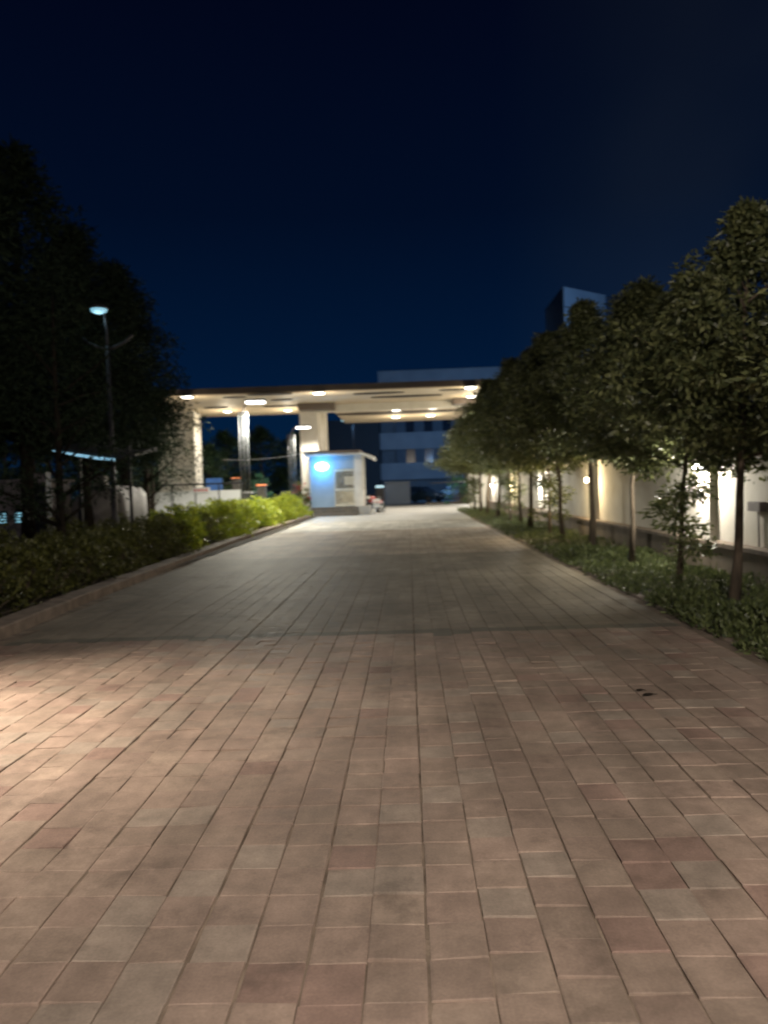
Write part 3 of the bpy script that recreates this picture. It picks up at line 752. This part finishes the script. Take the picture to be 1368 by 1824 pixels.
# ------------------------------------------------------------------ vehicles and clutter around the gate
def wheel(parent, x, y, r, w_=.2):
    ty = MB()
    pr = [(x - w_/2, r*.6), (x - w_/2, r*.95), (x - w_/2 + .03, r), (x + w_/2 - .03, r), (x + w_/2, r*.95), (x + w_/2, r*.6)]
    ty.loft([[(px_, y + rr*math.cos(2*math.pi*k/18), r + rr*math.sin(2*math.pi*k/18)) for k in range(18)] for px_, rr in pr])
    wo = ty.build('wheel', M['rub'], parent)
    s = 1 if x > 0 else -1
    MB().loft([[(x + s*(w_/2 + dx), y + rr*math.cos(2*math.pi*k/18), r + rr*math.sin(2*math.pi*k/18)) for k in range(18)] for dx, rr in ((.002, r*.58), (.012, r*.5), (.012, r*.1))]).build('rim', M['galv'], wo)
def car(name, loc, rz, label, paint, lights):
    t = thing(name, loc, label, 'car', None, rz)
    W_, L_ = .88, 2.1
    sec = [(-L_, .35, .60, .78), (-L_+.15, .28, .82, .84), (-1.1, .22, .92, .88), (-.35, .22, .96, .88), (.9, .22, .98, .88), (1.7, .24, .97, .86), (L_, .34, .80, .78)]
    MB().loft([[(-w_, y, z0), (w_, y, z0), (w_*1.02, y, (z0+z1)/2), (w_*.93, y, z1), (-w_*.93, y, z1), (-w_*1.02, y, (z0+z1)/2)] for y, z0, z1, w_ in sec]).build('body', paint, t)
    cab = [(-1.05, .93, .925, .80), (-.35, .95, 1.40, .66), (.55, .96, 1.46, .66), (1.25, .965, 1.38, .64), (1.75, .94, .96, .76)]
    MB().loft([[(-w_*1.12, y, z0), (w_*1.12, y, z0), (w_, y, z1), (-w_, y, z1)] for y, z0, z1, w_ in cab]).build('windows', M['glass'], t)
    MB().loft([[(-w_, y, z + .002), (w_, y, z + .002), (w_*.94, y, z + .05), (-w_*.94, y, z + .05)] for y, z, w_ in ((-.4, 1.395, .67), (.5, 1.46, .68), (1.3, 1.375, .65))]).build('roof', paint, t)
    for sx in (-1, 1):
        MB().box(sx*.62 - .16, -L_ + .0, .62, sx*.62 + .16, -L_ + .12, .76, bev=.01).build('headlight', lights, t)
        MB().box(sx*.95 - .09, -.82, .98, sx*.95 + .09, -.72, 1.10, bev=.01).build('mirror', paint, t)
        for yy in (-1.3, 1.3): wheel(t, sx*.80, yy, .31)
    MB().box(-.4, -L_ - .012, .42, .4, -L_ + .1, .58).build('grille', M['rub'], t)
    MB().box(-.25, -L_ - .03, .50, .25, -L_ - .014, .60).build('number_plate', M['white'], t)
    return t
p = at(428, 900, 42.5); car('parked_car', (p.x, 43.8, 0), R(8), 'white hatchback parked behind the bright shrubs under the canopy', M['carwhite'], M['white'])
p = at(500, 890, 55); car('parked_car', (p.x, 56, 0), R(-60), 'dark blue car parked beyond the farther lamp post', M['cardark'], M['galv'])
p = at(752, 890, 70); car('parked_car', (p.x, 71, -.02), R(55), 'dark car parked across the far road below the office block', M['cardark'], M['white'])
p = at(790, 890, 76); car('parked_car', (p.x + 1.6, 77, -.02), R(90), 'dark car standing beyond the gate barrier near the green shrub', M['cardark'], M['galv'])

# motorcycle beside the kiosk
p = at(664, 900, 44.5)
t = thing('motorcycle', (p.x, 45.0, 0), 'red motorcycle parked at the right side of the kiosk', 'motorcycle', None, R(-25))
def mwheel(y):
    o = MB().loft([[(xx, y + rr*math.cos(2*math.pi*k/20), .3 + rr*math.sin(2*math.pi*k/20)) for k in range(20)] for xx, rr in ((-.05, .24), (-.045, .30), (.045, .30), (.05, .24))], cap=False).build('wheel', M['rub'], t)
    MB().loft([[(xx, y + rr*math.cos(2*math.pi*k/12), .3 + rr*math.sin(2*math.pi*k/12)) for k in range(12)] for xx, rr in ((-.03, .22), (-.04, .06), (.04, .06), (.03, .22))], cap=False).build('rim', M['galv'], o)
mwheel(-.65); mwheel(.65)
MB().loft([[(-.09, y, z0), (.09, y, z0), (.13, y, (z0+z1)/2), (.08, y, z1), (-.08, y, z1), (-.13, y, (z0+z1)/2)] for y, z0, z1 in ((-.45, .62, .82), (-.25, .60, 1.0), (.05, .58, .96), (.3, .55, .80))]).build('tank', M['red'], t, smooth=True)
MB().loft([[(-.13, y, z0), (.13, y, z0), (.12, y, z1), (-.12, y, z1)] for y, z0, z1 in ((.1, .74, .84), (.5, .78, .90), (.85, .86, .97))]).build('seat', M['rub'], t)
MB().box(-.14, -.2, .25, .14, .25, .56, bev=.03).build('engine', M['galv'], t)
mb = MB(); mb.tube([(-.06, -.65, .3), (-.06, -.45, .95)], .022); mb.tube([(.06, -.65, .3), (.06, -.45, .95)], .022); mb.build('fork', M['galv'], t)
MB().tube([(-.36, -.32, 1.08), (-.15, -.42, 1.06), (.15, -.42, 1.06), (.36, -.32, 1.08)], .017).build('handlebar', M['darkmetal'], t)
MB().lathe([(.02, -.1), (.10, -.06), (.10, .06), (.02, .09)], (0, -.58, .92)).build('headlight', M['white'], t, smooth=True)
MB().box(-.12, .55, .55, .12, .98, .72, bev=.03).build('rear_guard', M['red'], t)

# plastic chair
p = at(673, 900, 42.6)
t = thing('plastic_chair', (p.x, 42.6, 0), 'white plastic chair standing by the kiosk platform', 'chair', None, R(20))
MB().box(-.23, -.23, .42, .23, .23, .46, bev=.012).build('seat', M['white'], t)
mb = MB(); mb.box(-.22, .19, .74, .22, .225, .86)
for k in range(5): mb.box(-.20 + k*.09, .195, .463, -.16 + k*.09, .22, .738)
mb.build('backrest', M['white'], t)
for sx in (-1, 1):
    for sy in (-1, 1): MB().tube([(sx*.24, sy*.24, 0), (sx*.20, sy*.20, .418)], [.02, .028]).build('leg', M['white'], t)
    MB().tube([(sx*.22, -.22, .46), (sx*.25, -.22, .66), (sx*.25, .2, .68)], .02).build('armrest', M['white'], t)

# barrier control box with teal screen
p = at(676, 866, 46)
t = thing('control_cabinet', (p.x, 46.5, 0), 'dark control cabinet with a teal lit display behind the white chair', 'cabinet')
MB().box(-.25, -.2, 0, .25, .2, p.z - .1, bev=.01).build('case', M['darkmetal'], t)
MB().box(-.24, -.22, p.z - .097, .24, .0, p.z + .05).build('display', M['led_dimc'], t)

# gate barrier
p0 = at(766, 864, 58); p1 = at(846, 858, 58)
t = thing('boom_barrier', (p1.x, 58, -.004), 'dark horizontal boom barrier across the driveway beyond the canopy', 'barrier')
MB().box(-.2, -.2, 0, .2, .2, 1.05, bev=.02).build('housing', M['white'], t)
MB().tube([(-.1, -.25, 1.0 + .75), (p0.x - p1.x, -.25, 1.68)], [.05, .035]).build('boom', M['darkmetal'], t)
MB().box(-.08, -.24, 1.053, .08, -.1, 1.8).build('pivot', M['darkmetal'], t)

# grey rendered block right of the kiosk
q0 = at(686, 858, 68); q1 = at(731, 890, 68)
t = thing('grey_block_wall', ((q0.x+q1.x)/2, 68, -.02), 'plain grey rendered block wall right of the kiosk beyond the forecourt', 'wall')
hw = (q1.x - q0.x)/2
MB().box(-hw, 0, 0, hw, 1.6, q0.z - .1).build('wall', M['bldg'], t)
MB().box(-hw - .05, -.05, q0.z - .097, hw + .05, 1.65, q0.z).build('coping', M['bldg'], t)

# green shrub by the far road and small shrubs
def small_shrub(px, Y, label, mk, s, name='round_shrub', flowers=False, h=1.0):
    p = at(px, 880, Y); t = thing(name, (p.x, Y, -.02), label, 'shrub')
    mb, V = shrub_mesh(int(px), rad=.8*s, h=h*s, n=50, per=30, L_=.13, W_=.06)
    mb.build('stem', M['bark'], t); npmesh('foliage', V, 4, M[mk], parent=t)
    if flowers:
        mb, V = shrub_mesh(int(px) + 1, rad=.82*s, h=h*s*1.03, n=16, per=14, L_=.10, W_=.08); npmesh('flowers', V, 4, M['petal'], parent=t)
small_shrub(815, 60, 'teal green shrub lit by the cyan lamp left of the last tree', 'leaf_teal', 1.5, h=1.3)
small_shrub(838, 62, 'dark green shrub at the foot of the right canopy side', 'leaf_bg', 1.4, h=1.1)
small_shrub(535, 43.5, 'shrub with red flowers at the left foot of the central pillar', 'leaf_bush', 1.25, 'flowering_shrub', True, 1.25)
small_shrub(462, 41, 'bright green round shrub standing right of the nearer lamp post', 'leaf_teal', 1.0, 'round_shrub', False, 2.1)

# hoarding left of the border
p0 = at(222, 870, 37); p1 = at(432, 870, 37)
t = thing('white_hoarding', (p0.x, 37, -.01), 'white panel hoarding below a dark rail between the trees and the canopy', 'hoarding')
Wd = p1.x - p0.x; npan = 5
for k in range(npan):
    MB().box(k*Wd/npan + .03, 0, .12, (k+1)*Wd/npan - .03, .05, 1.62).build('panel', M['white'], t)
for k in range(npan + 1): MB().box(k*Wd/npan - .028, -.02, 0, k*Wd/npan + .028, .07, 1.9).build('post', M['darkmetal'], t)
MB().box(-.1, -.03, 1.903, Wd + .1, .08, 1.98).build('rail', M['darkmetal'], t)
p = at(358, 873, 36.9)
t = thing('red_marked_sign', (p.x, 36.93, p.z - .13), 'small white sign with blurred red marks on the hoarding', 'sign')
MB().box(-.42, 0, 0, .42, .03, .26).build('board', M['white'], t)
mb = MB()
for k in range(4): mb.box(-.34 + k*.18, -.006, .06, -.24 + k*.18, -.002, .20)
mb.build('red_marks', M['red'], t)
p = at(381, 852, 39.5)
t = thing('blue_sheet_panel', (p.x, 39.5, 0), 'bright blue sheet panel standing above the hoarding', 'panel')
MB().box(-.42, 0, 1.2, .42, .04, 2.25).build('sheet', M['blue'], t)
for s in (-1, 1): MB().box(s*.40 - .02, .043, 0, s*.40 + .02, .083, 2.2).build('post', M['darkmetal'], t)
GP = 'dark gate posts with orange lights'
for (px, py, Y, lb) in ((466, 865, 38.5, 'dark brick gate post topped by a bright orange light bar'), (421, 852, 41, 'dark gate post with faint orange lights left of the nearer lamp post')):
    p = at(px, py, Y); t = thing('gate_post', (p.x, Y, 0), lb, 'gate post', GP)
    MB().box(-.2, -.2, 0, .2, .2, p.z - .05, bev=.02).build('post', M['step'], t)
    MB().box(-.24, -.24, p.z - .047, .24, .24, p.z).build('cap', M['step'], t)
    MB().box(-.22, -.18, p.z + .003, .22, .18, p.z + (.06 if px == 466 else .03)).build('light_bar', M['led_orange'], t)

# left yard: cabin, covered heap, cabinet, shade roof
p0 = at(-30, 856, 21); p1 = at(63, 856, 21)
t = thing('pump_cabin', (p1.x, 21, -.03), 'low pale cabin with cyan-lit louvres at the left edge', 'cabin')
MB().box(p0.x - p1.x, 0, 0, 0, 2.2, p0.z - .06).build('wall', M['cabin'], t)
MB().box(p0.x - p1.x - .1, -.1, p0.z - .057, .1, 2.3, p0.z + .03).build('roof', M['cabin'], t)
for (a_, b_) in ((28, 60), (-12, 11)):
    xa, xb = at(a_, 912, 21).x - p1.x, at(b_, 912, 21).x - p1.x; za, zb_ = at(40, 931, 21).z + .03, at(40, 911, 21).z + .03
    f_ = MB().box(xa - .03, -.03, za - .03, xb + .03, -.002, zb_ + .03).build('louvre_window', M['darkmetal'], t)
    mb = MB()
    for k in range(4):
        z = za + k*(zb_ - za)/4; mb.box(xa, -.05, z + .01, xb, -.032, z + (zb_ - za)/4*.62)
    mb.build('louvre', M['led_dimc'], f_)
p = at(72, 880, 16.5)
t = thing('electric_cabinet', (p.x, 16.5, -.03), 'narrow dark cabinet with a pale barred vent near its top, left of the pale heap', 'cabinet')
zt = at(72, 838, 16.5).z
MB().box(-.13, 0, 0, .13, .25, zt, bev=.01).build('case', M['darkmetal'], t)
mb = MB()
for k in range(3): mb.box(-.10 + k*.075, -.012, zt - .24, -.055 + k*.075, -.002, zt - .03)
mb.build('vent', M['cabin'], t)
p = at(150, 900, 23)
t = thing('covered_heap', (p.x, 23.5, -.03), 'pale sheet-covered heap with a sloping left side between the cabin and the lamp post', 'covered load')
ztop = at(160, 862, 23).z
prof = [(-1.1, 0), (-1.05, .9), (-.75, 1.35), (-.35, ztop - .05), (.2, ztop), (.75, ztop - .02), (.98, ztop - .3), (1.05, 0)]
rings = []
for k in range(7):
    yy = k*.45; f = .9 + .1*math.sin(k*1.7); rings.append([(x*f, yy, z*(.94 + .06*math.cos(k*2.1 + i)) if z else 0) for i, (x, z) in enumerate(prof)])
MB().loft(rings).build('sheet', M['tarp'], t, smooth=True)
MB().box(-.05, .4, ztop - .15, .28, .8, at(160, 846, 23).z + .02, bev=.03).build('bundle', M['tarp'], t)
Y = 17.2; p0 = at(95, 803, Y); p1 = at(212, 818, Y); p2 = at(240, 813, Y)
t = thing('shade_roof', (p1.x, Y, -.03), 'dark curved shade roof with a bright bluish front edge left of the lamp post', 'shade roof')
def rel(p): return Vector((p.x - p1.x, 0, p.z + .03))
ed = [rel(p0), rel(at(135, 810, Y)), rel(at(175, 816, Y)), rel(at(205, 819, Y)), rel(p2)]
mb = MB()
rings = [[v + Vector((0, .0, .05 + .05*(i in (1, 2, 3)))), v + Vector((0, 3.0, .55)), v + Vector((0, 3.0, .45)), v + Vector((0, 0.0, .0))] for i, v in enumerate(ed)]
rings = [[q if q.y < 1 else Vector((q.x, 1.6, q.z - .25)) for q in rr_] for rr_ in rings]
mb.loft(rings); mb.build('roof', M['shade'], t)
MB().tube([v + Vector((0, -.04, .0)) for v in ed[:4]], [.012, .03, .036, .03]).build('glowing_edge', M['edge_glow'], t)  # light on the roof edge drawn as a glowing tube, no lamp there
for xx, yy in ((ed[0].x + .2, .9), (ed[3].x, .9)):
    MB().tube([(xx, yy, 0), (xx, yy, ed[0].z + .12)], .04).build('post', M['darkmetal'], t)

# ------------------------------------------------------------------ lamps of the path outside the frame
def path_lamp(loc, H, label, power, colr, r=.15, head=.25, aim=None, spot=None):
    t = thing('path_lamp', (loc[0], loc[1], -.02), label, 'lamp post', 'path lamps behind and beside the camera')
    MB().tube([(0, 0, 0), (0, 0, H)], [.06, .045], 10).build('pole', M['postpaint'], t)
    MB().lathe([(.03, .14), (head, .06), (head, .02)], (0, 0, H + .06), 16).build('hood', M['postpaint'], t)
    MB().lathe([(.05, 0), (head*.8, .03), (head*.8, .075)], (0, 0, H), 16).build('diffuser', M['led_warm'], t)
    lamp('path_lamp_light', (0, 0, H - .25), power, colr, r, t, 'SPOT' if aim else 'POINT', aim, spot, 1.0)
path_lamp((-4.75, 4.35), 2.7, 'warm path lamp just outside the left edge beside the kerb', 2000, (1, .84, .68), aim=(1.35, .35, -2.4), spot=85)
path_lamp((1.0, -2.8), 4.6, 'path lamp behind the camera', 2900, (1, .87, .76))

# fallen leaves on the pavers
for (px, py, lb, sc_) in ((1155, 1240, 'larger curled dark leaf lying on the pink pavers at right', .9), (1140, 1232, 'small curled dark leaf just left of the larger one on the pavers', .6)):
    d = CROT @ Vector(((px - 684) / 1368, (912 - py) / 1368, -1)); p = EYE + d * (-1.495 / d.z)
    t = thing('fallen_leaf', (p.x, p.y, 0.004), lb, 'leaf', 'fallen leaves on the pavers', R(20 * sc_))
    mb = MB(); n_ = 6
    for k in range(n_):
        a_, b_ = -1 + 2*k/n_, -1 + 2*(k+1)/n_
        f = lambda u, v: (u*.055*sc_, v*.026*sc_*(1 - u*u*.98), .006 + .012*abs(v)*(1-u*u) + .008*u*u)
        mb.quad(f(a_, -1), f(b_, -1), f(b_, 0), f(a_, 0)); mb.quad(f(a_, 0), f(b_, 0), f(b_, 1), f(a_, 1))
    mb.build('blade', M['bark_dark'], t); MB().tube([(.05*sc_, 0, .012), (.085*sc_, .01, .004)], .002).build('stalk', M['bark_dark'], t)

# cable from the kiosk roof to the left
p0 = at(549, 806, 42.4); p1 = at(397, 819, 42.4)
t = thing('overhead_cable', (p0.x, 42.4, p0.z), 'thin pale cable drooping from the kiosk roof towards the left', 'cable')
MB().tube([(0, 0, 0)] + [((p1.x - p0.x)*k/10, 0, (p1.z - p0.z)*k/10 - .9*(k/10)*(1 - k/10)*0.6) for k in range(1, 11)], .012, 5).build('strand', M['white'], t)
